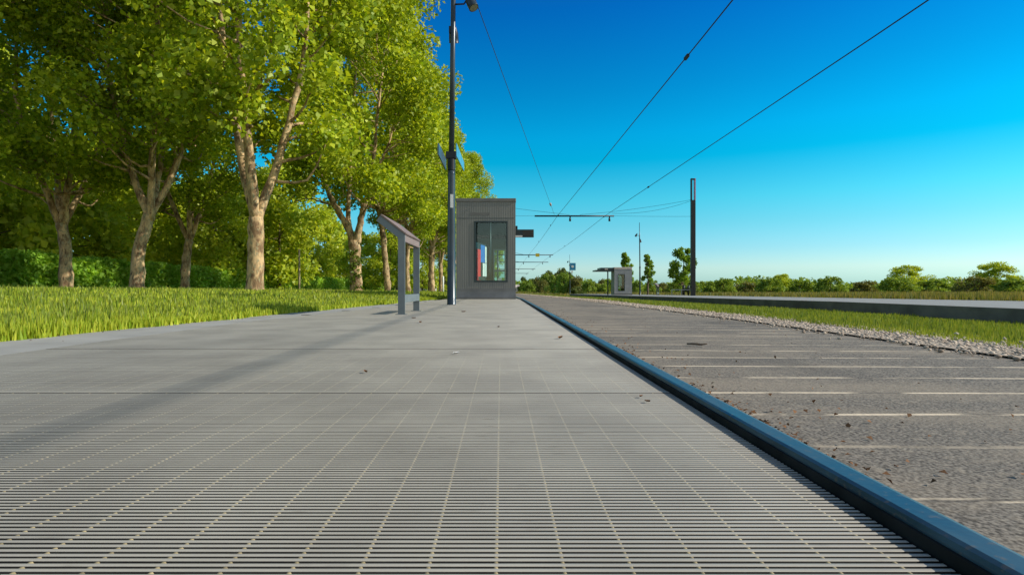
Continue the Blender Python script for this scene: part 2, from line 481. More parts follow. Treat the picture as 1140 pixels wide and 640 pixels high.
# ------------------------------------------------------------------ ground, platform, road
ED = [(-30, -3.4), (0, -3.2), (4, -2.9), (7.1, -2.6), (11.3, -2.1), (16, -1.62), (25, -1.5), (2000, -1.5)]
XL = [(-30, -2.35), (5, -2.3), (6, -2.2), (9.4, -1.8), (15, -1.45), (2000, -1.45)]
def edge(y): return float(np.interp(y, [a for a, b in ED], [b for a, b in ED]))
def xl(y): return float(np.interp(y, [a for a, b in XL], [b for a, b in XL]))

def lawn_z(d):                            # height over distance left of the lawn edge
    return float(np.interp(d, [0, .25, 1, 2, 4, 8, 700], [.0, .03, .08, .13, .22, .27, .27]))
RX = [(2.05, -.2), (2.1, -.03), (2.9, -.045), (4.5, -.12), (6.5, -.27), (9.5, -.38), (10.5, -.45), (15.4, -.45), (15.6, -.13), (20, -.1), (45, -.1), (120, 0), (900, .6)]
def right_z(x): return float(np.interp(x, [a for a, b in RX], [b for a, b in RX]))

ys = [-30, -10, -3, 0, 2, 4, 5.5, 7.1, 9, 11.3, 14, 16, 20, 25, 32, 40, 50, 60, 75, 95, 120, 160, 220, 320, 480, 750, 1100, 1600]
lcols = [900, 300, 120, 60, 30, 16, 8, 4, 2, 1, .25, 0]
V = []; nx = len(lcols) + 1 + len(RX)
for y in ys:
    e = edge(y)
    for d in lcols: V.append((e - d, y, g(y) + lawn_z(d)))
    V.append((e + .01, y, g(y) - .2))
    for x, zz in RX: V.append((x, y, g(y) + zz))
Fc = [(j*nx+i, j*nx+i+1, (j+1)*nx+i+1, (j+1)*nx+i) for j in range(len(ys)-1) for i in range(nx-1)]
tag(mesh_obj('ground', V, Fc, M['turf'], smooth=False), kind='structure')

# concrete border between grating and lawn
yb = [-20, 0, 2, 4, 5, 6, 7.1, 9.4, 11.3, 14]
V = []; Fc = []
for y in yb:
    V += [(edge(y) - .04, y, -.005), (xl(y) - .004, y, -.005), (xl(y) - .004, y, -.1)]
for j in range(len(yb)-1):
    b = j * 3
    Fc += [(b, b+1, b+4, b+3), (b+1, b+2, b+5, b+4)]
tag(mesh_obj('path', V, Fc, M['concrete']), kind='structure')

# platform grating: bars across, rods along, panel by panel
PITCH = .0116; TW = .0061; PANEL = 1.18
V = []; Fq = []
Mi = []
def bar(x0, x1, y0, y1, top=0.0, bot=-.036):
    b = len(V); c = .00058
    V.extend([(x0,y0,top-c),(x1,y0,top-c),(x1,y0+.0004,top),(x0,y0+.0004,top),(x0,y1-.0003,top),(x1,y1-.0003,top),(x1,y1,top-c),(x0,y1,top-c),
              (x0,y0,bot),(x1,y0,bot),(x1,y1,bot),(x0,y1,bot)])
    Fq.extend([(b,b+1,b+2,b+3),(b+3,b+2,b+5,b+4),(b+4,b+5,b+6,b+7),(b+8,b+9,b+1,b),(b+7,b+6,b+10,b+11),(b+9,b+10,b+6,b+1),(b+11,b+8,b,b+7)])
    Mi.extend([0, 0, 0, 1, 1, 1, 1])  # bar sides take the pit black: gap shade put into the colour
rj = random.Random(4)
y = .48 - PANEL
while y < 14.75:
    yend = min(y + PANEL, 14.78)
    x0s = [xl(y + .5), ]
    bar(xl(y), .498, y + .003, y + .011); bar(xl(y), .498, yend - .011, yend - .003)
    yy = y + .011 + PITCH - TW
    dz = rj.uniform(-.0012, .0008)
    while yy + TW < yend - .014:
        bar(xl(yy), .498, yy, yy + TW, dz + rj.uniform(-.00013, .00013))
        yy += PITCH
    y += PANEL
Fa = np.array(Fq); 
me = np_mesh('platform_grating', np.array(V), Fa, M['bar']); me.materials.append(M['pit_shade']); me.polygons.foreach_set('material_index', Mi)
tag(link_mesh('platform_grating', me), kind='structure')
mb = MB()
k = 0
for i in range(-32, 7):
    x = .0108 + i * .0755 - .0108
    if x < -2.28 or x > .49: continue
    y1 = 14.7 if x > -1.45 else float(np.interp(x, [-2.3, -2.2, -1.8, -1.45], [5, 6, 9.4, 14.7]))
    mb.tube([(x - .006, -.6, -.0043), (x - .006, y1, -.0043)], .0033, 6)
tag(mb.build('grating_rods', M['rod'], smooth=True), kind='structure')
tag(MB().box(-2.6, .506, -3, 14.79, -.09, -.05).build('platform_base', M['pit_shade']), kind='structure')
# the platform behind the shelter front: plain slab following the slope
V = []; Fc = []
yp = [14.79, 20, 30, 45, 60, 80]
for y in yp: V += [(xl(y), y, g(y)), (.504, y, g(y)), (.504, y, g(y) - .15)]
for j in range(len(yp)-1):
    b = j*3; Fc += [(b, b+1, b+4, b+3), (b+1, b+2, b+5, b+4)]
tag(mesh_obj('platform', V, Fc, M['slab']), kind='structure')
# rounded dark edge bar of the platform
poly = [(.510, -.06), (.510, .017), (.5125, .0225), (.518, .0255), (.548, .0265), (.556, .0245), (.560, .018), (.560, -.06)]
mb = MB()
yp = [-3, 3.2, 6.8, 10.4, 14, 22, 34, 50, 80]
for a, b_ in zip(yp[:-1], yp[1:]):
    e = .004
    n = len(poly)
    vs = [(x, a + e, zz + g(a)) for x, zz in poly] + [(x, b_, zz + g(b_)) for x, zz in poly]
    mb.add(vs, [tuple(range(n)), tuple(reversed(range(n, 2*n)))] + [((q+1) % n, q, n+q, n+(q+1) % n) for q in range(n)])
tag(mb.build('platform_edge', M['tube']), kind='structure')
tag(MB().box(.5045, .5095, -3, 14, -.05, .0135).build('platform_edge_shade', M['pit_shade']), kind='structure')  # black strip added as painted shade on the edge bar's inner side
# road
V = []; Fc = []
yr = [-5, 0, 5, 10, 14, 20, 30, 45, 70, 110, 180, 300]
for y in yr: V += [(.575, y, g(y) - .012), (2.15, y, g(y) - .018), (2.35 if y > 9 else 2.5, y, g(y) - .022)]
for j in range(len(yr)-1):
    b = j*3; Fc += [(b, b+1, b+4, b+3), (b+1, b+2, b+5, b+4)]
tag(mesh_obj('road', V, Fc, M['road']), kind='structure')
# pale gravel strip along the road
ico_v = np.array([(0,0,1),(.9,0,.4),(.28,.85,.45),(-.72,.53,.4),(-.72,-.53,.45),(.28,-.85,.4),(.72,.53,-.4),(-.28,.85,-.4),(-.9,0,-.4),(-.28,-.85,-.4),(.72,-.53,-.4),(0,0,-1)])
ico_f = np.array([(0,1,2),(0,2,3),(0,3,4),(0,4,5),(0,5,1),(1,6,2),(2,7,3),(3,8,4),(4,9,5),(5,10,1),(6,7,2),(7,8,3),(8,9,4),(9,10,5),(10,6,1),(11,7,6),(11,8,7),(11,9,8),(11,10,9),(11,6,10)])
def stones(n, fx, ymin, ymax, smin, smax, mat, name, zf):
    u = rng.random(n); Y = ymin * (ymax / ymin) ** u
    VV = []; FF = []
    for i in range(n):
        yy = Y[i]; xx = fx(yy)
        s = (smin + (smax - smin) * rng.random() ** 2) * (1 + yy / 60)
        v = ico_v * (s * (.7 + .6 * rng.random(3))) * (.8 + .4 * rng.random((12, 1)))
        a = rng.random() * 6.28
        v = np.stack([v[:,0]*math.cos(a) - v[:,1]*math.sin(a), v[:,0]*math.sin(a) + v[:,1]*math.cos(a), v[:,2]*.7], 1)
        VV.append(v + np.array([xx, yy, zf(xx, yy) + s * .25])); FF.append(ico_f + 12 * i)
    return link_mesh(name, np_mesh(name, np.concatenate(VV), np.concatenate(FF), mat))
def gx(y):
    c = float(np.interp(y, [1.5, 5, 8, 12, 100], [2.62, 2.66, 2.60, 2.42, 2.4]))
    return c + rng.normal() * .17
tag(stones(11000, gx, 1.4, 70, .005, .0145, M['stone'], 'gravel', lambda x, y: g(y) - .014), kind='stuff')
V = []; Fc = []
yg = [0, 1.4, 3, 5, 6.5, 8, 10, 12, 16, 24, 40, 70, 120]
for y in yg:
    c_ = float(np.interp(y, [1.5, 5, 8, 12, 100], [2.62, 2.66, 2.60, 2.42, 2.4]))
    V += [(c_ - .27, y, g(y) - .010), (c_ + .26, y, g(y) - .010), (c_ + .34, y, g(y) - .05)]
for j in range(len(yg)-1):
    b = j*3; Fc += [(b, b+1, b+4, b+3), (b+1, b+2, b+5, b+4)]
M['grit'] = simple('tan_grit', (.36, .30, .235), .95, 0, 40, .5, .4, .1)
tag(mesh_obj('gravel_bed', V, Fc, M['grit']), kind='structure')
# fine sand and grit drifted on the road verge is part of the gravel; leaf litter lies in the gutter by the edge bar
P = []
for i in range(2600):
    yy = .9 * (14 / .9) ** rng.random()
    if math.sin(yy * 5.3) + math.sin(yy * 11.7 + 1) * .7 + rng.normal() * .5 < -.1: continue
    P.append((.568 + abs(rng.normal()) * .02, yy, -.006 + rng.random() * .014))
for i in range(380):
    yy = .9 * (16 / .9) ** rng.random()
    P.append((.6 + abs(rng.normal()) ** 2 * .09, yy, -.008 + rng.random() * .006))
for i in range(260):
    yy = 1.2 * (14 / 1.2) ** rng.random()
    P.append((edge(yy) - .02 + abs(rng.normal()) * .16, yy, .002 + rng.random() * .006))
for i in range(70):
    yy = 1.0 * (16 / 1.0) ** rng.random()
    P.append((.7 + rng.random() * 1.7, yy, -.011 + rng.random() * .005))
V, F = leaf_cloud(P, [.004] * len(P), [1] * len(P), .0115, rng, 2.6, .5)
tag(link_mesh('leaf_litter', np_mesh('leaf_litter', V, F, M['debris'])), kind='stuff')

# far platform
V = []; Fc = []
yp = [-8, 8, 16, 20, 30, 45, 60, 78]
for y in yp:
    zt = g(y) - .08
    V += [(9.6, y, zt - .5), (9.6, y, zt), (15.5, y, zt), (15.5, y, zt - .5)]
for j in range(len(yp)-1):
    b = j*4; Fc += [(b, b+1, b+5, b+4), (b+1, b+2, b+6, b+5), (b+2, b+3, b+7, b+6)]
Fc += [(0, 3, 2, 1), tuple(len(V) - 4 + q for q in (0, 1, 2, 3))]
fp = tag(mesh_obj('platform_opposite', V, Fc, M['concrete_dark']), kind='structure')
V = []; Fc = []
for y in yp:
    zt = g(y) - .076
    V += [(9.6, y, zt), (9.68, y, zt + .004), (15.5, y, zt + .004)]
for j in range(len(yp)-1):
    b = j*3; Fc += [(b, b+1, b+4, b+3), (b+1, b+2, b+5, b+4)]
tag(mesh_obj('platform_opposite_paving', V, Fc, M['slab']), kind='structure')

# grass blades
def blades(name, n, xf, ymin, ymax, hmin, hmax, mat, zf, power=1.0, wk=.0011, lean=.35):
    u = rng.random(n)
    Y = (ymin ** -power + u * (ymax ** -power - ymin ** -power)) ** (-1 / power)
    X = np.array([xf(yy, rng.random()) for yy in Y])
    Z = np.array([zf(a, b) for a, b in zip(X, Y)])
    cl = np.sin(X * 2.1 + np.sin(Y * 1.3) * 2) * np.sin(Y * .9 + np.sin(X * 1.7)) * .5 + .5
    h = (hmin + (hmax - hmin) * rng.random(n) * (.35 + .65 * cl))
    w = .004 + wk * Y
    a = rng.random(n) * 6.28
    dx, dy = np.cos(a), np.sin(a)
    l = lean * h * rng.random(n); b = rng.random(n) * 6.28
    V = np.empty((n, 3, 3))
    V[:, 0] = np.stack([X - dx * w, Y - dy * w, Z - .01], 1)
    V[:, 1] = np.stack([X + dx * w, Y + dy * w, Z - .01], 1)
    V[:, 2] = np.stack([X + np.cos(b) * l, Y + np.sin(b) * l, Z + h], 1)
    me = np_mesh(name, V.reshape(-1, 3), np.arange(3 * n).reshape(n, 3), mat)
    return tag(link_mesh(name, me), kind='stuff')
def zl(x, y): return g(y) + lawn_z(edge(y) - x)
def zr(x, y): return g(y) + right_z(x)
blades('lawn_grass', 130000, lambda y, u: edge(y) + .04 - (u ** 1.6) * min(14, .95 * y + 1), 1.5, 75, .02, .085, M['lawn'], zl, .5)
blades('lawn_tuft_grass', 16000, lambda y, u: edge(y) - .1 - ((math.sin(y * 3.1) * .5 + .5 + u) % 1) ** 1.5 * min(12, .9 * y + 1), 2, 60, .04, .15, M['verge'], zl, .5)
blades('lawn_fringe_grass', 11000, lambda y, u: edge(y) + .07 + .07 * math.sin(y * 4.3) * math.sin(y * 1.9) - u * .35, 2, 40, .02, .12, M['lawn'], zl, .6)
blades('verge_grass', 80000, lambda y, u: 2.75 + u ** 1.3 * 6.8, 2.2, 90, .03, .12, M['verge'], zr, .45)
blades('meadow_grass', 60000, lambda y, u: 15.6 + u * max(12, .95 * y - 12), 12, 160, .10, .45, M['meadow'], zr, .4, .0012)
blades('trackside_grass', 12000, lambda y, u: 2.6 + u * (13 + .1 * y), 78, 240, .1, .6, M['meadow'], zr, .4, .0012)

# ------------------------------------------------------------------ small debris
spots = [(516, 347.5, .05, 'brown curled dead leaf lying right of the lamp post'),
         (468, 359.6, .05, 'brown dead leaf on the platform just below the leaning rail'),
         (460.5, 354.6, .04, 'tan dead leaf below and between the legs of the leaning rail'),
         (555, 364.6, .035, 'small tan dead leaf in the middle of the platform'),
         (508, 394.2, .03, 'pale whitish leaf scrap on the platform in front of the lamp post'),
         (407, 415, .025, 'dark scrap of leaf on the left side of the platform'),
         (713.7, 442.4, .016, 'dark crumb on the grating near the edge bar, left of its pair'),
         (720.8, 448, .016, 'dark crumb on the grating near the edge bar, right of its pair'),
         (624, 377, .05, 'brown dead leaf close to the dark platform edge')]
for i, (px, py, s, lab) in enumerate(spots):
    Y = CH * 622 / (py - 320); X = (px - 558) * Y / 622
    a = i * 1.7; mb = MB()
    vs = []
    for r in range(4):
        tt = -1 + 2 * r / 3; wv = [.12, .5, .42, .05][r]
        for q in (-1, 0, 1):
            lx, ly = tt * s * .5, q * wv * s * .6
            vs.append((X + lx*math.cos(a) - ly*math.sin(a), Y + lx*math.sin(a) + ly*math.cos(a), .003 + .25*s*(q*q*.8 + (tt*.5)**2 + .05*r)))
    fs = [(r*3+q, r*3+q+1, r*3+q+4, r*3+q+3) for r in range(3) for q in range(2)]
    mb.add(vs, fs)
    tag(mb.build('fallen_leaf', M['white'] if i == 4 else M['debris'], smooth=True), lab, 'leaf', 'dead leaves scattered on the platform')
mb = MB(); mb.tube([(1.03, 3.10, -.002), (1.07, 3.075, 0), (1.095, 3.06, -.002), (1.12, 3.04, .004)], [.005, .007, .006, .003], 6)
tag(mb.build('twig', M['bark2'], smooth=True), 'short dark twig lying on the grey road beyond the platform edge', 'twig')

# ------------------------------------------------------------------ leaning rail
def leaning_rail(loc, rz, label):
    r = empty('leaning_rail', loc, rz, label, 'leaning rail', 'leaning rails on the platforms')
    # profile: upright leg with a bent arm rising to the left
    out = [(-.041, 0), (.041, 0), (.041, .915), (-.245, 1.135), (-.292, 1.075), (-.041, .88)]
    MB().prism(out, 0, .016).build('leg', M['rail'], r, bevel=.003)
    MB().prism(out, .984, 1.0).build('leg', M['rail'], r, bevel=.003)
    s = MB()
    d = Vector((-.286, 0, .22)).normalized(); nrm = Vector((d.z, 0, -d.x))
    base = Vector((.041, 0, .915))
    L = .36
    for a0, a1 in ((-.006, L),):
        p = [base + d*a0 + nrm*.002, base + d*a1 + nrm*.002, base + d*a1 + nrm*.022, base + d*a0 + nrm*.022]
        s.prism([(v.x, v.z) for v in p], -.012, 1.012)
    s.build('seat', M['wood'], r, bevel=.003)
    MB().prism([(base.x - .035, base.z - .08), (base.x - .001, base.z - .08), (base.x - .001, base.z - .002), (base.x - .035, base.z + .02)], .017, .983).build('seat_rail', M['wood'], r)
    MB().box(-.03, .036, .017, .983, .135, .225).build('crossbar', M['rail'], r, bevel=.003)
    for q in (0, .984): MB().box(-.065, .065, q - .03, q + .046, 0, .006).build('base_plate', M['rail'], r)
    return r
lr = leaning_rail((-1.143, 6.4, .0), R(-1.2), 'grey steel leaning rail with a tilted brown seat, at the left of the near platform')
c = copy_tree(lr); c.location = (14.35, 51.5, g(51.5) - .072); c.rotation_euler = (0, 0, R(-25)); c.scale = (.95, .95, .95)
c['label'] = 'small distant leaning rail on the opposite platform, right of the lamp post'

# ------------------------------------------------------------------ lamp posts
def spot_part(parent, loc, direc, arm_from, mt='pole'):
    d = Vector(direc).normalized()
    prof = [(-.20, .012), (-.17, .03), (-.10, .058), (-.02, .083), (.06, .088), (.135, .088), (.14, .092), (.15, .092)]
    pts = [Vector(loc) + d * a for a, r in prof]
    o = MB().tube(pts, [r for a, r in prof], 20).build('spotlight', M[mt], parent, smooth=False)
    for p in o.data.polygons: p.use_smooth = len(p.vertices) == 4
    MB().tube([Vector(loc) + d * .151, Vector(loc) + d * .154], .076, 20).build('lens', M['lens'], o)
    MB().tube([arm_from, (arm_from[0]*.4 + loc[0]*.6, arm_from[1]*.4 + loc[1]*.6, arm_from[2]), Vector(loc) - d * .10], .016, 8).build('bracket', M['black'], o, smooth=True)

def lamp(loc, label, boards):
    r = empty('street_lamp', loc, 0, label, 'lamp post', 'lamp posts with paired spotlights')
    prof = [(0, .088), (.01, .078), (1.2, .072), (2.36, .064), (2.42, .064)]
    MB().tube([(0, 0, a) for a, q in prof], [q for a, q in prof], 24).build('pole_base', M['pole'], r, smooth=True)
    prof = [(2.421, .07), (2.62, .07)]
    MB().tube([(0, 0, a) for a, q in prof], [q for a, q in prof], 24).build('collar', M['black'], r, bevel=.006)
    prof = [(2.621, .05), (5.6, .044), (5.62, .028), (6.62, .022)]
    MB().tube([(.012*(a-2.6), 0, a) for a, q in prof], [q for a, q in prof], 20).build('pole', M['pole'], r, smooth=True)
    MB().box(-.045, .045, -.03, .03, 4.9, 5.02).build('clamp', M['black'], r, bevel=.005)
    spot_part(r, (.345, -.02, 5.46), (.42, -.25, -.88), (.05, 0, 5.42))
    spot_part(r, (.028, .15, 4.95), (.0, .40, -.9), (.02, .04, 5.0), 'black')
    if boards:
        MB().box(-.014, .040, -.0745, -.0725, 1.74, 1.98).build('label', M['white'], r)
        MB().add([(-.09, -.06, 2.42), (-.09, -.06, 2.62), (-.115, -1.0, 2.66), (-.115, -1.0, 2.47), (-.11, -.06, 2.42), (-.11, -.06, 2.62), (-.135, -1.0, 2.66), (-.135, -1.0, 2.47)],
                 [(0,1,2,3), (7,6,5,4), (0,4,5,1), (1,5,6,2), (2,6,7,3), (3,7,4,0)]).build('name_board', M['plate'], r)
        MB().add([(.075, .05, 2.70), (.075, .05, 2.93), (.135, 1.2, 2.84), (.135, 1.2, 2.66), (.09, .05, 2.70), (.09, .05, 2.93), (.15, 1.2, 2.84), (.15, 1.2, 2.66)],
                 [(3,2,1,0), (4,5,6,7), (1,5,4,0), (2,6,5,1), (3,7,6,2), (0,4,7,3)]).build('name_board', M['plate2'], r)
        MB().box(-.1, .09, -.05, .05, 2.63, 2.76).build('board_clamp', M['black'], r, bevel=.01)
    return r
lamp((-.90, 10.1, 0), 'tall dark lamp post with two spotlights and name boards, near the leaning rail', True)
l2 = lamp((12.66, 51, g(51) - .072), 'distant dark lamp post on the opposite platform beside the small shelter', False)
l3 = copy_tree(l2); l3.location = (10.95, 89, g(89) - .42)
l3['label'] = 'most distant lamp post, carrying a blue square sign'
l2.rotation_euler = (0, 0, R(190)); l3.rotation_euler = (0, 0, R(165))
s = empty('stop_sign', (11.35, 88.9, 3.62), 0, 'blue square stop sign with a white emblem on the most distant lamp post', 'sign')
MB().box(-.5, .5, -.03, .03, -.58, .58).build('panel', M['skyblue'], s, bevel=.02)
MB().prism([(.22*math.cos(a*math.pi/8), .20*math.sin(a*math.pi/8) + .02) for a in range(16)], -.036, -.032).build('emblem', M['white'], s)
MB().box(-.2, .05, -.025, .025, -.95, -.65).build('label_plate', M['white'], s)

# ------------------------------------------------------------------ near shelter
S = empty('tram_shelter', (-.405, 14.8, 0), 0, 'large grey ribbed metal shelter with a big window at the end of the near platform', 'shelter', 'shelters on the two platforms')
w = .785; H = 2.67; D = 2.6
wx0, wx1, wz0, wz1 = -.315, .580, .45, 2.07
def walled(mb, y0, y1, ox0, ox1, oz0, oz1, x0, x1, z0, z1):
    mb.box(x0, ox0, y0, y1, z0, z1); mb.box(ox1, x1, y0, y1, z0, z1)
    mb.box(ox0, ox1, y0, y1, z0, oz0); mb.box(ox0, ox1, y0, y1, oz1, z1)
mb = MB(); walled(mb, 0, .08, wx0, wx1, wz0, wz1, -w, w, .285, H - .10)
mb.build('front_panel', M['clad'], S)
# slightly paler fixed strip and seams on the cladding
MB().box(-.41, .09, -.004, -.001, 2.22, 2.29).build('cladding_strip', M['clad_cap'], S)
MB().box(-w + .04, w - .04, -.003, -.0005, 2.135, 2.147).build('cladding_seam', M['frame'], S)
MB().box(-w, -w + .07, .081, D, .285, H - .10).build('side_panel', M['clad'], S)
MB().box(w - .07, w, .081, .13, .285, H - .10).build('side_panel', M['clad'], S)
mb = MB(); walled(mb, D + .001, D + .07, .16, .54, .42, 1.50, -w, w, .285, H - .10)
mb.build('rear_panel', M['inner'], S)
MB().box(-w - .012, w + .012, -.015, D + .08, H - .099, H).build('roof', M['clad_cap'], S, bevel=.012)
# curved steel plinth
pl = [(-.022, 0), (-.022, .05), (-.010, .12), (-.002, .20), (.0, .284), (.06, .284), (.06, 0)]
mb = MB(); n = len(pl)
vs = [(-w - .004, a, b) for a, b in pl] + [(w + .004, a, b) for a, b in pl]
mb.add(vs, [tuple(reversed(range(n))), tuple(range(n, 2*n))] + [(q, (q+1) % n, n+(q+1) % n, n+q) for q in range(n)])
mb.box(-w, -w + .08, .061, D, 0, .284); mb.box(w - .08, w, .061, .13, 0, .284); mb.box(-w + .08, w - .08, D - .02, D + .07, 0, .284)
mb.build('plinth', M['plinth'], S)
f = MB(); e = .045
f.box(wx0 + .001, wx0 + e, -.012, .07, wz0 + .001, wz1 - .001); f.box(wx1 - e, wx1 - .001, -.012, .07, wz0 + .001, wz1 - .001)
f.box(wx0 + e, wx1 - e, -.012, .07, wz0 + .001, wz0 + e); f.box(wx0 + e, wx1 - e, -.012, .07, wz1 - e, wz1 - .001)
fo = f.build('window_frame', M['frame'], S, bevel=.004)
MB().box(wx0 + e, wx1 - e, .03, .036, wz0 + e, wz1 - e).build('glass_pane', M['glass'], fo)
d = MB()
for q in range(19):
    x = wx0 + .08 + q * .042
    d.box(x, x + .014, .024, .027, 1.60, 1.70)
d.build('pane_marking', M['clad_cap'], fo)
# posters just inside the window
PM = Matrix.Translation((wx0 + .052, .09, 0)) @ Matrix.Rotation(math.atan2(.97, .235), 4, 'Z')
MB().box(0, .40, -.012, -.002, .50, 1.34, PM).build('red_poster', M['red'], S)
MB().box(.41, .84, -.012, -.002, 1.00, 1.48, PM).build('blue_poster', M['blue'], S)
MB().box(.85, 1.02, -.012, -.002, 1.00, 1.46, PM).build('white_poster', M['white'], S)
MB().box(.62, 1.02, -.012, -.002, .62, .985, PM).build('white_poster', M['white'], S)
MB().box(-.01, 1.05, 0, .02, .46, 1.52, PM).build('poster_board', M['black'], S)
MB().box(wx0 + .11, wx0 + .19, .07, .074, .50, .60).build('notice', M['white'], S)
MB().box(wx0 + .205, wx0 + .28, .07, .074, .50, .59).build('notice', M['white'], S)
MB().tube([(.10, .9, .0), (.10, .9, 2.5)], .022, 12).build('inner_post', M['frame'], S, smooth=True)
f = MB(); walled(f, D - .03, D + .002, .195, .505, .455, 1.465, .161, .539, .421, 1.499)
f.box(.195, .505, D - .03, D, .80, .86)
f2 = f.build('rear_window_frame', M['rail'], S)
MB().box(.195, .505, D - .012, D - .008, .455, .80).build('rear_pane', M['glass'], f2)
MB().box(.30, .42, D - .022, D - .018, .47, .60).build('notice', M['white'], f2)
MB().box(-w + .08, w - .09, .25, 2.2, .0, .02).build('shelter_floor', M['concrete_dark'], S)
# canopy running on behind the box
mb = MB(); mb.box(-w, w, D + .09, 9.2, H - .16, H - .005)
mb.build('canopy', M['clad_cap'], S, bevel=.01)
for yy in (5.6, 8.8):
    MB().tube([(-.6, yy, -.1), (-.6, yy, H - .161)], .05, 14).build('canopy_post', M['pole'], S, smooth=True)
i = empty('information_display', (.785, 20, 2.24), 0, 'small dark departure display sticking out right of the near shelter', 'display')
MB().box(-.35, .38, -.06, .06, -.14, .14).build('casing', M['frame'], i, bevel=.012)
MB().box(-.33, -.03, -.066, -.061, -.135, -.075).build('paper_label', M['white'], i)
MB().box(-.02, .36, -.066, -.061, -.10, .11).build('screen', M['inner'], i)
MB().box(-.33, -.2, -.02, .02, .141, .27).build('hanger', M['black'], i)

# ------------------------------------------------------------------ opposite shelter
Z2 = g(53.6) - .072
S2 = empty('tram_shelter', (11.7, 53.6, Z2), 0, 'small distant grey shelter with white poster on the opposite platform', 'shelter', 'shelters on the two platforms')
w2 = .85
mb = MB(); walled(mb, 0, .08, -.50, .16, .38, 2.0, -w2, w2, .15, 2.44); mb.build('front_panel', M['pale'], S2)
MB().box(-w2, -w2 + .06, .081, 1.5, .15, 2.44).build('side_panel', M['clad'], S2)
MB().box(w2 - .06, w2, .081, 1.5, .15, 2.44).build('side_panel', M['clad'], S2)
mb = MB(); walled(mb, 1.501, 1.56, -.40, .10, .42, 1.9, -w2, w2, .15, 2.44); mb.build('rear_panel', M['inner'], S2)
MB().box(-w2 - .01, w2 + .01, -.015, 1.57, 2.441, 2.66).build('roof', M['plaster'], S2, bevel=.03)
MB().box(-w2 - .005, w2 + .005, -.01, 1.56, 0, .149).build('plinth', M['plinth'], S2)
f = MB(); walled(f, -.01, .07, -.455, .115, .425, 1.955, -.499, .159, .381, 1.999)
fo = f.build('window_frame', M['frame'], S2)
MB().box(-.455, .115, .03, .036, .425, 1.955).build('glass_pane', M['glass'], fo)
MB().box(-.44, -.10, .10, .11, .85, 1.75).build('white_poster', M['white'], S2)
MB().box(-2.15, -w2 - .011, .1, 2.0, 2.27, 2.62).build('canopy', M['frame'], S2, bevel=.02)
MB().box(-2.62, -2.15, .1, 2.0, 2.27, 2.40).build('canopy_lip', M['frame'], S2, bevel=.02)
MB().box(-1.75, -1.45, .085, .095, 2.42, 2.54).build('display', M['plaster'], S2)
MB().tube([(-1.38, .5, 0), (-1.38, .5, 2.269)], .06, 12).build('canopy_post', M['pole'], S2, smooth=True)

# bench and bollards on the opposite platform
zb = g(47) - .072
b = empty('low_rail', (15.0, 46.5, zb), 0, 'low thin metal railing near the tall mast on the opposite platform', 'railing')
MB().box(-.85, .85, -.03, .03, .44, .50).build('top_bar', M['rail'], b, bevel=.005)
for x in (-.8, 0, .8): MB().box(x - .025, x + .025, -.025, .025, 0, .439).build('leg', M['rail'], b)
for x, nm in ((15.75, 'left'), (16.15, 'right')):
    o = empty('bollard', (x, 48.2, g(48.2) - .2), 0, f'dark slim bollard under the leafy tree, {nm} one of the pair', 'bollard', 'bollards by the mast')
    MB().tube([(0, 0, 0), (0, 0, .95), (0, 0, 1.0)], [.09, .09, .06], 14).build('post', M['black'], o, smooth=True)
    MB().tube([(0, 0, .80), (0, 0, .86)], .093, 14).build('band', M['rail'], o, smooth=True)

# ------------------------------------------------------------------ overhead line
YA = 42.6
m = empty('catenary_mast', (14.62, YA, g(YA) - .1), 0, 'tall dark mast with a slit open top at the right of the opposite platform', 'mast', 'masts of the overhead line')
MB().box(-.165, .165, -.13, .13, 0, 7.3).build('shaft', M['black'], m, bevel=.02)
MB().box(-.165, -.09, -.13, .13, 7.301, 8.95).build('side_fin', M['black'], m)
MB().box(.09, .165, -.13, .13, 7.301, 8.95).build('side_fin', M['pinkglass'], m)
MB().box(-.089, .089, -.10, .10, 8.85, 8.94).build('mast_cap', M['black'], m)
MB().box(-.28, .28, -.25, .25, -.02, .05).build('foot', M['pole'], m)
m2 = empty('catenary_mast', (-7.15, YA, g(YA)), 0, 'dark mast hidden among the plane trees left of the lamp post', 'mast', 'masts of the overhead line')
MB().tube([(0, 0, -.1), (0, 0, 8.2)], [.13, .09], 14).build('shaft', M['pole'], m2, smooth=True)
MB().box(-.2, .2, -.2, .2, -.02, .06).build('foot', M['pole'], m2)

def arm(Y, x0, x1, Z, label, drops, yel=False, post=False):
    r = empty('cross_arm', (0, Y, Z), 0, label, 'cross arm', 'cross arms carrying the overhead wires')
    MB().tube([(x0, 0, 0), (x1, 0, 0)], .06 if not post else .065, 10).build('bar', M['wire'], r, smooth=True)
    for x in drops: MB().tube([(x, 0, -.05), (x, 0, -.17), (x, 0, -.18), (x, 0, -.40)], [.05, .05, .075, .075], 10).build('insulator', M['black'], r, smooth=True)
    if yel: MB().box(5.35, 5.95, -.08, -.03, -.28, .22).build('yellow_marker', M['yellow'], r)
    if post:
        MB().tube([(x0, 0, g(Y) - Z), (x0, 0, .9)], [.13, .10], 12).build('post', M['pole'], r, smooth=True)
        MB().tube([(x0, 0, .85), (x0 + 4, 0, .05)], .025, 6).build('tie_rod', M['wire'], r)
    return r
def wz(y): return 5.62 + (5.75 - 5.62) * max(0, y - 12) / 30.6 if y < YA else 5.75 - .0085 * (y - YA)
arm(YA, 2.55, 8.6, wz(YA), 'nearest dark cross arm hung over the track, with two insulators below', (5.25, 8.25))
arm(87, -.55, 8.1, wz(87), 'second cross arm, with a yellow marker on it, right of the near shelter', (4.3, 7.6), True, True)
arm(108, -.6, 9.1, wz(108), 'third cross arm from the front, just under the yellow marker', (4.3, 8.0), False, True)
arm(139, -.6, 8.5, wz(139), 'fourth cross arm from the front, small and low over the road', (4.3, 7.9), False, True)
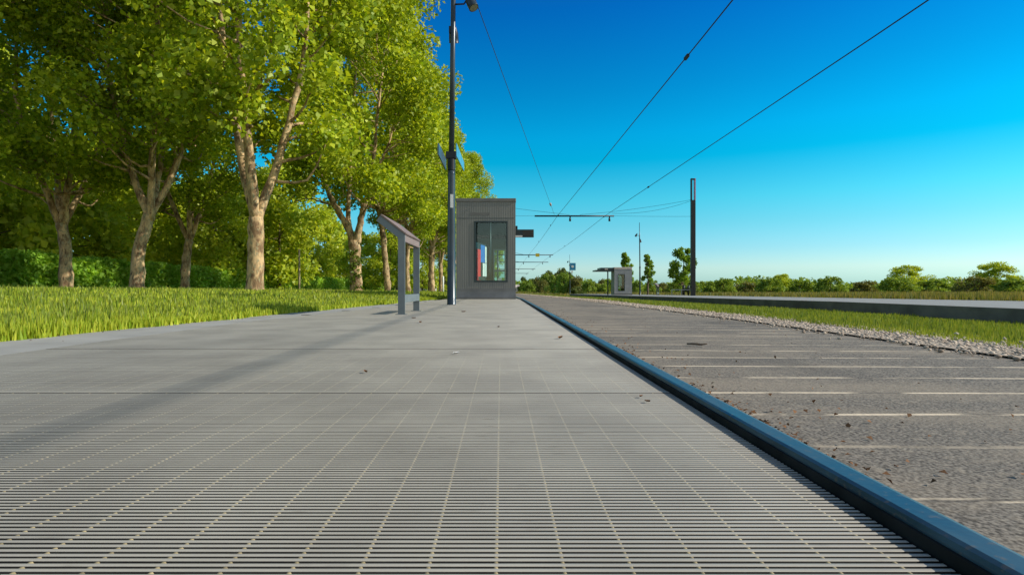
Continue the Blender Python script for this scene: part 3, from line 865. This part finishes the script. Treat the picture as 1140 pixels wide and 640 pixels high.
arm(172, -.6, 8.4, wz(172), 'farthest and smallest cross arm visible, right of the near shelter', (4.3, 7.9), False, True)

def wire(name, pts, rad, label, cat='wire', group=None, n=6, clamps=()):
    r = empty(name, pts[0], 0, label, cat, group)
    o = Vector(pts[0])
    MB().tube([Vector(p) - o for p in pts], rad, n).build('strand', M['wire'], r, smooth=True)
    return r, o
def contact(X, label, clamps):
    ysw = [-12, 4, 12, 20, 28, 36, YA, 52, 60, 70, 80, 87, 97, 108, 123, 139, 155, 172, 230]
    pts = []
    for y in ysw:
        sag = 0
        if YA < y < 87: sag = .14 * math.sin(math.pi * (y - YA) / (87 - YA))
        pts.append((X, y, wz(max(y, -12)) - sag))
    r, o = wire('contact_wire', pts, .0135, label, 'wire', 'two overhead contact wires')
    for y in clamps: MB().box(X - .03 - o.x, X + .03 - o.x, y - .12 - o.y, y + .12 - o.y, wz(y) - .035 - o.z, wz(y) + .03 - o.z).build('clamp', M['wire'], r)
contact(4.28, 'left overhead contact wire, the steep one reaching the upper right of the sky', (12.9, 42.0, 48.5, 64))
contact(7.9, 'right overhead contact wire, the lower flatter one crossing the sky', (30, 43, 70))
def span(label, a, b, sag, rad=.011):
    a, b = Vector(a), Vector(b)
    pts = [a.lerp(b, k/12) - Vector((0, 0, sag * 4 * (k/12) * (1 - k/12))) for k in range(13)]
    return wire('span_wire', pts, rad, label, 'wire', 'thin wires staying the cross arm')
span('upper thin stay wire from the tall mast to the nearest cross arm', (14.46, YA, 6.98), (6.0, YA, 5.85), .12)
span('lower thin stay wire from the tall mast to the nearest cross arm', (14.46, YA, 6.90), (8.4, YA - .05, 5.95), .3)
span('thin level wire between the right end of the nearest cross arm and the mast', (8.6, YA, 5.76), (14.46, YA, 5.72), .02, .009)
span('thin stay wire from the left end of the nearest cross arm up into the trees', (5.2, YA, 5.85), (-7.1, YA, 7.6), .12)
span('thin level wire from the left end of the nearest cross arm to the trees', (2.55, YA, 5.76), (-7.1, YA, 5.9), .05, .009)
r, o = wire('anchor_wire', [Vector((-.87, 10.1, 6.6)).lerp(Vector((4.05, YA, 5.85)), k/10) for k in range(11)], .009,
            'thin anchor wire slanting from the lamp post top to the nearest cross arm', 'wire')
pI = Vector((-.87, 10.1, 6.6)).lerp(Vector((4.05, YA, 5.85)), .86) - o
dI = (Vector((4.05, YA, 5.85)) - Vector((-.87, 10.1, 6.6))).normalized()
MB().tube([pI - dI*.35, pI - dI*.3, pI + dI*.3, pI + dI*.35], [.02, .07, .07, .02], 10).build('insulator', M['insul'], r, smooth=True)

# ------------------------------------------------------------------ hedge and backdrop on the left
hy0, hy1 = 13, 84
n = 46000
u = rng.random(n); Yh = hy0 * (hy1 / hy0) ** u
cs = np.stack([-16.6 + rng.normal(size=n) * .0, Yh, np.zeros(n)], 1)
sxx = rng.random(n)
onside = rng.random(n) < .6
xx = np.where(onside, -16.1 + rng.normal(size=n) * .06, -16.1 - sxx * 1.3)
zz = np.where(onside, rng.random(n) * 1.2, 1.2 + rng.normal(size=n) * .05)
ph = np.array([g(a) + .25 for a in Yh])
zz = zz + .06 * np.sin(Yh * 1.7) + ph
P = np.stack([xx, Yh, zz], 1)
V, F = leaf_cloud(P, [.05] * n, [1] * n, .16, rng, .8)
h = empty('hedge', (0, 0, 0), 0, 'long low clipped green hedge behind the row of plane trees', 'hedge')
h.location = (-16.6, 30, 0)
o = link_mesh('foliage', np_mesh('foliage', V - np.array([-16.6, 30, 0]), F, M['leaf_hedge']), h)
V = []; Fc = []
for y in (13.2, 20, 30, 50, 84):
    V += [(.4, y - 30, g(y)), (.4, y - 30, g(y) + 1.36), (-.75, y - 30, g(y) + 1.36), (-.75, y - 30, g(y))]
for j in range(4):
    b = j*4; Fc += [(b, b+1, b+5, b+4), (b+1, b+2, b+6, b+5), (b+2, b+3, b+7, b+6)]
mesh_obj('stems', V, Fc, M['leaf_dark'], h)

def bushy(nm, H, Rr, mat, seed, nclump, leaves, size, zb=.15, conic=0, crot=.5):
    rg = np.random.default_rng(seed)
    cs = []; rs = []
    for i in range(nclump):
        u_ = (i + rg.random()) / nclump
        z_ = H * (zb + (1 - zb - .06) * u_)
        prof = math.sin(math.pi * (.22 + .72 * u_)) ** .6 * (1 - conic * u_)
        rr = Rr * prof * math.sqrt(rg.random() * .85 + .15)
        a = rg.random() * 6.28
        cs.append((rr*math.cos(a), rr*math.sin(a), z_)); rs.append(Rr * (.22 + .18 * rg.random()))
    V, F = leaf_cloud(cs, rs, [int(leaves * (.6 + .8 * rg.random())) for _ in rs], size, rg)
    return np_mesh('crown', V, F, mat), cs

def make_tree(name, label, cat, group, loc, crown, H, mat_trunk, r0, seed, fork=.3):
    rg = np.random.default_rng(seed)
    t_ = empty(name, loc, 0, label, cat, group)
    link_mesh('crown', crown[0], t_)
    L = [([(0, 0, -.4), (rg.normal()*.05*H*.1, 0, H*fork), (rg.normal()*.02*H, rg.normal()*.02*H, H*.85)], r0, r0 * .2)]
    tree_frame(L, crown[1][::2], rg, r0).build('trunk', mat_trunk, t_, smooth=True)
    return t_

GB = 'background trees beyond the hedge'
bk = [bushy('b', 9.5, 3.6, M['leaf_back'], 21 + k, 46, 190, .30, .10) for k in range(3)]
protos = [make_tree('leafy_tree', 'leafy background tree beyond the hedge on the left', 'tree', GB, (0, 0, 0), bk[k], 9.5, M['bark2'], .16, 40 + k) for k in range(3)]
pos = [(-22, 46, 1.0, ), (-27, 50, 1.1), (-19.5, 55, .85), (-24, 62, .9), (-17.5, 70, .8), (-21, 76, .9), (-15.5, 84, .85), (-13, 92, .8), (-18, 96, 1.0),
       (-24, 36, 1.05), (-21.5, 30, 1.0), (-30, 42, 1.2), (-22, 22, 1.1), (-27, 28, 1.2), (-33, 34, 1.2), (-10, 100, .7), (-8, 108, .75), (-26, 80, 1.2), (-35, 60, 1.3), (-15.9, 40, .98), (-19, 41, 1.05), (-13.2, 66, .8), (-17.5, 34, .7)]
for k, p in enumerate(pos):
    o = protos[k] if k < 3 else copy_tree(protos[k % 3])
    o.location = (p[0], p[1], g(p[1]) + .2); o.rotation_euler = (0, 0, k * 1.9); o.scale = (p[2], p[2], p[2] * (.9 + .2 * ((k * 7) % 5) / 5))
# wooden stake, white post, small house seen between trunks
o = tag(MB().tube([(0, 0, -.2), (.01, 0, 1.1), (0, .01, 2.25)], [.055, .05, .045], 10).build('wooden_stake', M['stake'], smooth=True, loc=(-10.85, 30, .1)),
        'slim pale wooden stake standing in the lawn at the far left', 'stake')
o = tag(MB().tube([(0, 0, -.2), (.0, 0, .8), (0, 0, 1.5), (0, 0, 1.54)], [.075, .075, .07, .03], 10).build('white_post', M['white'], smooth=True, loc=(-5.2, 50, g(50) + .1)),
        'thin whitish post between the low forked plane tree and the lamp post', 'post')
def house(loc, w_, d_, h_, label, roofmat):
    r = empty('small_house', loc, 0, label, 'house', 'small houses far off')
    mb = MB(); mb.box(-w_/2, w_/2, 0, d_, 0, h_)
    mb.build('wall', M['plaster'], r)
    MB().add([(-w_/2-.2, -.2, h_+.01), (w_/2+.2, -.2, h_+.01), (w_/2+.2, d_+.2, h_+.01), (-w_/2-.2, d_+.2, h_+.01), (-w_/2-.2, d_/2, h_+1), (w_/2+.2, d_/2, h_+1)],
             [(0,1,5,4), (2,3,4,5), (0,4,3), (1,2,5), (3,2,1,0)]).build('roof', roofmat, r)
    MB().box(-.9, -.1, -.03, -.005, .8, 1.8).build('window', M['frame'], r)
    MB().box(.4, 1.2, -.03, -.005, 0, 1.9).build('door', M['wood'], r)
house((-17.6, 130, g(130) + .2), 4.4, 4, 1.9, 'tiny pinkish house glimpsed between the plane trunks', M['tile'])
house((7.2, 262, g(262)), 5, 5, 2.6, 'tiny whitish house at the far end of the road', M['plaster'])

# ------------------------------------------------------------------ vegetation on the right
GR = 'bushes and trees across the track'
vb = [bushy('s', 1, .62, M['leaf_bush'], 61, 34, 90, .085, .05), bushy('s', 1, .55, M['leaf_dark'], 62, 34, 90, .085, .05),
      bushy('s', 1, .62, M['leaf_olive'], 63, 30, 90, .08, .08), bushy('s', 1, .7, M['leaf_bush'], 64, 30, 90, .085, .02)]
kinds = []
for k in range(4):
    t_ = empty('roadside_bush', (0, 0, 0), 0, 'x', 'bush', GR)
    link_mesh('crown', vb[k][0], t_)
    tree_frame([([(0, 0, -.05), (.01, 0, .3), (0, .01, .75)], .03, .006)], vb[k][1][::3], np.random.default_rng(k), .03).build('stem', M['bark2'], t_, smooth=True)
    kinds.append(t_)
names = ['mid green leafy bush', 'dark evergreen bush', 'olive coloured loose bush', 'broad bright green bush']
used = [False] * 4
def bush(px, Y, top, wpx, k, where):
    X = (px - 558) * Y / 622
    z0 = g(Y) + (right_z(X) if X > 2 else 0)
    Ztop = CH + (320 - top) * Y / 622
    hh = Ztop - z0
    if not used[k]: o = kinds[k]; used[k] = True
    else: o = copy_tree(kinds[k])
    o.location = (X, Y, z0 - .05 * hh)
    wd = wpx * Y / 622 / 1.35
    o.scale = (wd, wd, hh * 1.03); o.rotation_euler = (0, 0, px * .37)
    o['label'] = f'{names[k]} {where}'
bush(583, 190, 309, 16, 1, 'at the far end of the road right of the near shelter')
bush(592, 185, 311, 14, 1, 'second from the near shelter in the distant clump')
bush(600, 180, 309, 18, 2, 'in the left half of the distant clump')
bush(590, 150, 315, 16, 0, 'low in front at the left end of the distant clump')
bush(611, 172, 302.5, 26, 1, 'with layered crown in the middle of the distant clump')
bush(625, 165, 299.5, 26, 1, 'tallest of the distant clump, behind the blue sign')
bush(604, 150, 312, 16, 2, 'greyish, low in front of the layered evergreens')
bush(618, 140, 306, 18, 3, 'rounded, right before the tallest evergreen')
bush(629, 130, 303.5, 22, 0, 'rounded, just left of the blue sign post')
bush(588, 160, 312, 20, 3, 'rounded and low at the left end of the distant clump')
bush(608, 165, 305, 20, 0, 'leafy, between the layered evergreens')
bush(634, 160, 304, 22, 1, 'behind the blue sign post')
bush(641, 128, 308, 20, 2, 'right beside the blue sign post')
bush(643, 92, 319.5, 22, 1, 'low and very dark, at the end of the opposite platform')
bush(656, 110, 312, 16, 0, 'between the blue sign and the small shelter')
bush(668, 115, 316, 18, 3, 'just left of the small shelter canopy')
bush(671, 140, 311, 12, 2, 'tallest behind the small shelter canopy')
bush(677, 130, 311, 16, 0, 'behind the post of the small shelter')
bush(662, 125, 315, 18, 2, 'behind the gap between sign and small shelter')
bush(709, 110, 312, 14, 0, 'right behind the small shelter')
bush(727, 120, 312, 16, 3, 'right of the slim young tree')
bush(738, 130, 315, 20, 2, 'behind the leaning rail of the opposite platform')
bush(750, 125, 314, 18, 0, 'left of the tall mast')
bush(770, 115, 314, 18, 1, 'behind the tall mast')
bush(786, 120, 313, 22, 3, 'first right of the tall mast')
bush(806, 120, 310, 26, 0, 'second right of the tall mast')
bush(830, 125, 314, 26, 2, 'third right of the tall mast')
bush(858, 118, 309, 30, 0, 'fourth right of the tall mast')
bush(890, 120, 312, 30, 3, 'fifth right of the tall mast')
bush(925, 110, 308, 34, 0, 'sixth right of the tall mast')
bush(962, 115, 313, 32, 2, 'seventh right of the tall mast')
bush(1000, 105, 309, 36, 3, 'eighth right of the tall mast')
bush(1040, 110, 311, 36, 0, 'ninth right of the tall mast')
bush(1085, 100, 308, 40, 2, 'tenth right of the tall mast')
bush(1130, 105, 310, 40, 0, 'last at the right border')

yt = [bushy('y', 4.4, .78, M['leaf_young'], 81, 34, 70, .17, .34, .45), bushy('y', 4.4, 1.25, M['leaf_young'], 82, 40, 80, .20, .24, .25), bushy('y', 5.2, 1.0, M['leaf_young'], 83, 38, 80, .2, .2, .5)]
make_tree('young_tree', 'slim young tree with narrow crown right of the distant lamp post', 'tree', 'young trees on the opposite platform', ((721 - 558) * 58 / 622, 58, g(58) - .1), yt[0], 4.3, M['bark2'], .13, 90)
make_tree('young_tree', 'leafy young tree with irregular crown left of the tall mast', 'tree', 'young trees on the opposite platform', (16.25, 50, g(50) - .12), yt[1], 4.5, M['bark2'], .09, 91)
make_tree('young_tree', 'young tree rising right behind the small shelter', 'tree', 'young trees on the opposite platform', (14.7, 66, g(66) - .1), yt[2], 4.8, M['bark2'], .09, 92)

for k, (px, Y, sc_) in enumerate(((870, 150, .75), (1012, 140, 1.0), (1108, 150, 1.15))):
    o = copy_tree(protos[k % 3]); X = (px - 558) * Y / 622
    o.location = (X, Y, g(Y) - .6); o.scale = (sc_ * 1.25, sc_ * 1.25, sc_ * .8); o.rotation_euler = (0, 0, k * 2.2); o['group'] = 'taller trees right of the mast'
    o['label'] = ('low round tree nearest the mast among the taller trees on the right', 'broad tree above the line of bushes at far right', 'tall tree nearest the right border')[k]
# far wood on the horizon
n = 30000
xx = -420 + 900 * rng.random(n)
yy = 300 + 40 * rng.random(n) + .12 * np.abs(xx)
prof = 6.4 + 1.8 * np.sin(xx * .05) + 1.2 * np.sin(xx * .17 + 2) + .8 * np.sin(xx * .43)
zz = rng.random(n) * prof
gg = np.array([g(a) for a in yy])
V, F = leaf_cloud(np.stack([xx, yy, gg + zz], 1), [.8] * n, [1] * n, 2.0, rng, .3)
tag(link_mesh('distant_wood', np_mesh('distant_wood', V, F, M['leaf_bush'])), kind='stuff')

# ------------------------------------------------------------------ light
EL, AZ = R(32.3), R(94)
sv = Vector((math.sin(AZ) * math.cos(EL), math.cos(AZ) * math.cos(EL), math.sin(EL)))
sun = bpy.data.lights.new('sun', 'SUN'); sun.energy = 5.0; sun.angle = R(.53); sun.color = (1, .93, .81)
so = bpy.data.objects.new('sun', sun); COL.objects.link(so)
so.rotation_euler = (-sv).to_track_quat('-Z', 'Y').to_euler()
W = bpy.data.worlds.new('World'); sc.world = W; W.use_nodes = True
nt = W.node_tree; nt.nodes.clear()
out = nt.nodes.new('ShaderNodeOutputWorld'); bg = nt.nodes.new('ShaderNodeBackground')
sky = nt.nodes.new('ShaderNodeTexSky'); sky.sky_type = 'NISHITA'; sky.sun_disc = False
sky.sun_elevation = EL; sky.sun_rotation = AZ; sky.altitude = 100; sky.air_density = 1.0; sky.dust_density = .6; sky.ozone_density = 2.0
bg.inputs[1].default_value = .15
tc = nt.nodes.new('ShaderNodeTexCoord'); sx = nt.nodes.new('ShaderNodeSeparateXYZ'); cr = nt.nodes.new('ShaderNodeValToRGB')
mx = nt.nodes.new('ShaderNodeMix'); mx.data_type = 'RGBA'; mx.blend_type = 'MULTIPLY'; mx.inputs[0].default_value = 1
nt.links.new(tc.outputs['Generated'], sx.inputs[0]); nt.links.new(sx.outputs[2], cr.inputs[0])
SKY = [(0.0, (1, 1, 1)), (1.0, (1, 1, 1))]
SKY = [(0.0, (0.510, 0.946, 1.268)), (0.0331, (0.709, 0.985, 1.153)), (0.0644, (0.495, 0.906, 1.086)), (0.1075, (0.316, 0.917, 1.002)), (0.15, (0.173, 0.98, 1.019)), (0.2163, (0.004, 0.89, 1.035)), (0.2563, (0.004, 0.884, 1.125)), (0.325, (0.004, 0.719, 1.052)), (0.3889, (0.004, 0.593, 1.035)), (0.4451, (0.004, 0.482, 1.023)), (0.55, (0.06, 0.42, 0.92)), (0.68, (0.75, 0.8, 0.82)), (1.0, (0.9, 0.9, 0.85))]  # top stops made paler and neutral to offset the blue ambient light
el = cr.color_ramp.elements
while len(el) > 1: el.remove(el[-1])
el[0].position = SKY[0][0]; el[0].color = (*SKY[0][1], 1)
for p_, c_ in SKY[1:]:
    e_ = el.new(p_); e_.color = (*c_, 1)
mr = nt.nodes.new('ShaderNodeMapRange'); mr.inputs[1].default_value = .15; mr.inputs[2].default_value = -.35
nt.links.new(sx.outputs[1], mr.inputs[0])
mb_ = nt.nodes.new('ShaderNodeMix'); mb_.data_type = 'RGBA'; mb_.inputs[7].default_value = (1.25, 1.1, .92, 1)  # pale warm sky behind the camera, added to fill shaded fronts
nt.links.new(mr.outputs[0], mb_.inputs[0]); nt.links.new(cr.outputs[0], mb_.inputs[6])
nt.links.new(sky.outputs[0], mx.inputs[6]); nt.links.new(mb_.outputs[2], mx.inputs[7])
nt.links.new(mx.outputs[2], bg.inputs[0]); nt.links.new(bg.outputs[0], out.inputs[0])

# ------------------------------------------------------------------ camera and render
cam = bpy.data.cameras.new('camera'); cam.sensor_width = 36; cam.lens = 36 * 622 / 1140
cam.shift_x = 12 / 1140; cam.clip_end = 4000; cam.clip_start = .02
co = bpy.data.objects.new('camera', cam); COL.objects.link(co)
co.location = (0, 0, CH); co.rotation_euler = (R(90), 0, 0)
sc.camera = co
sc.view_settings.view_transform = 'Standard'; sc.view_settings.look = 'None'
sc.view_settings.exposure = 0; sc.view_settings.gamma = 1
sc.render.engine = 'CYCLES'
sc.cycles.use_denoising = True
sc.cycles.max_bounces = 8; sc.cycles.transparent_max_bounces = 12
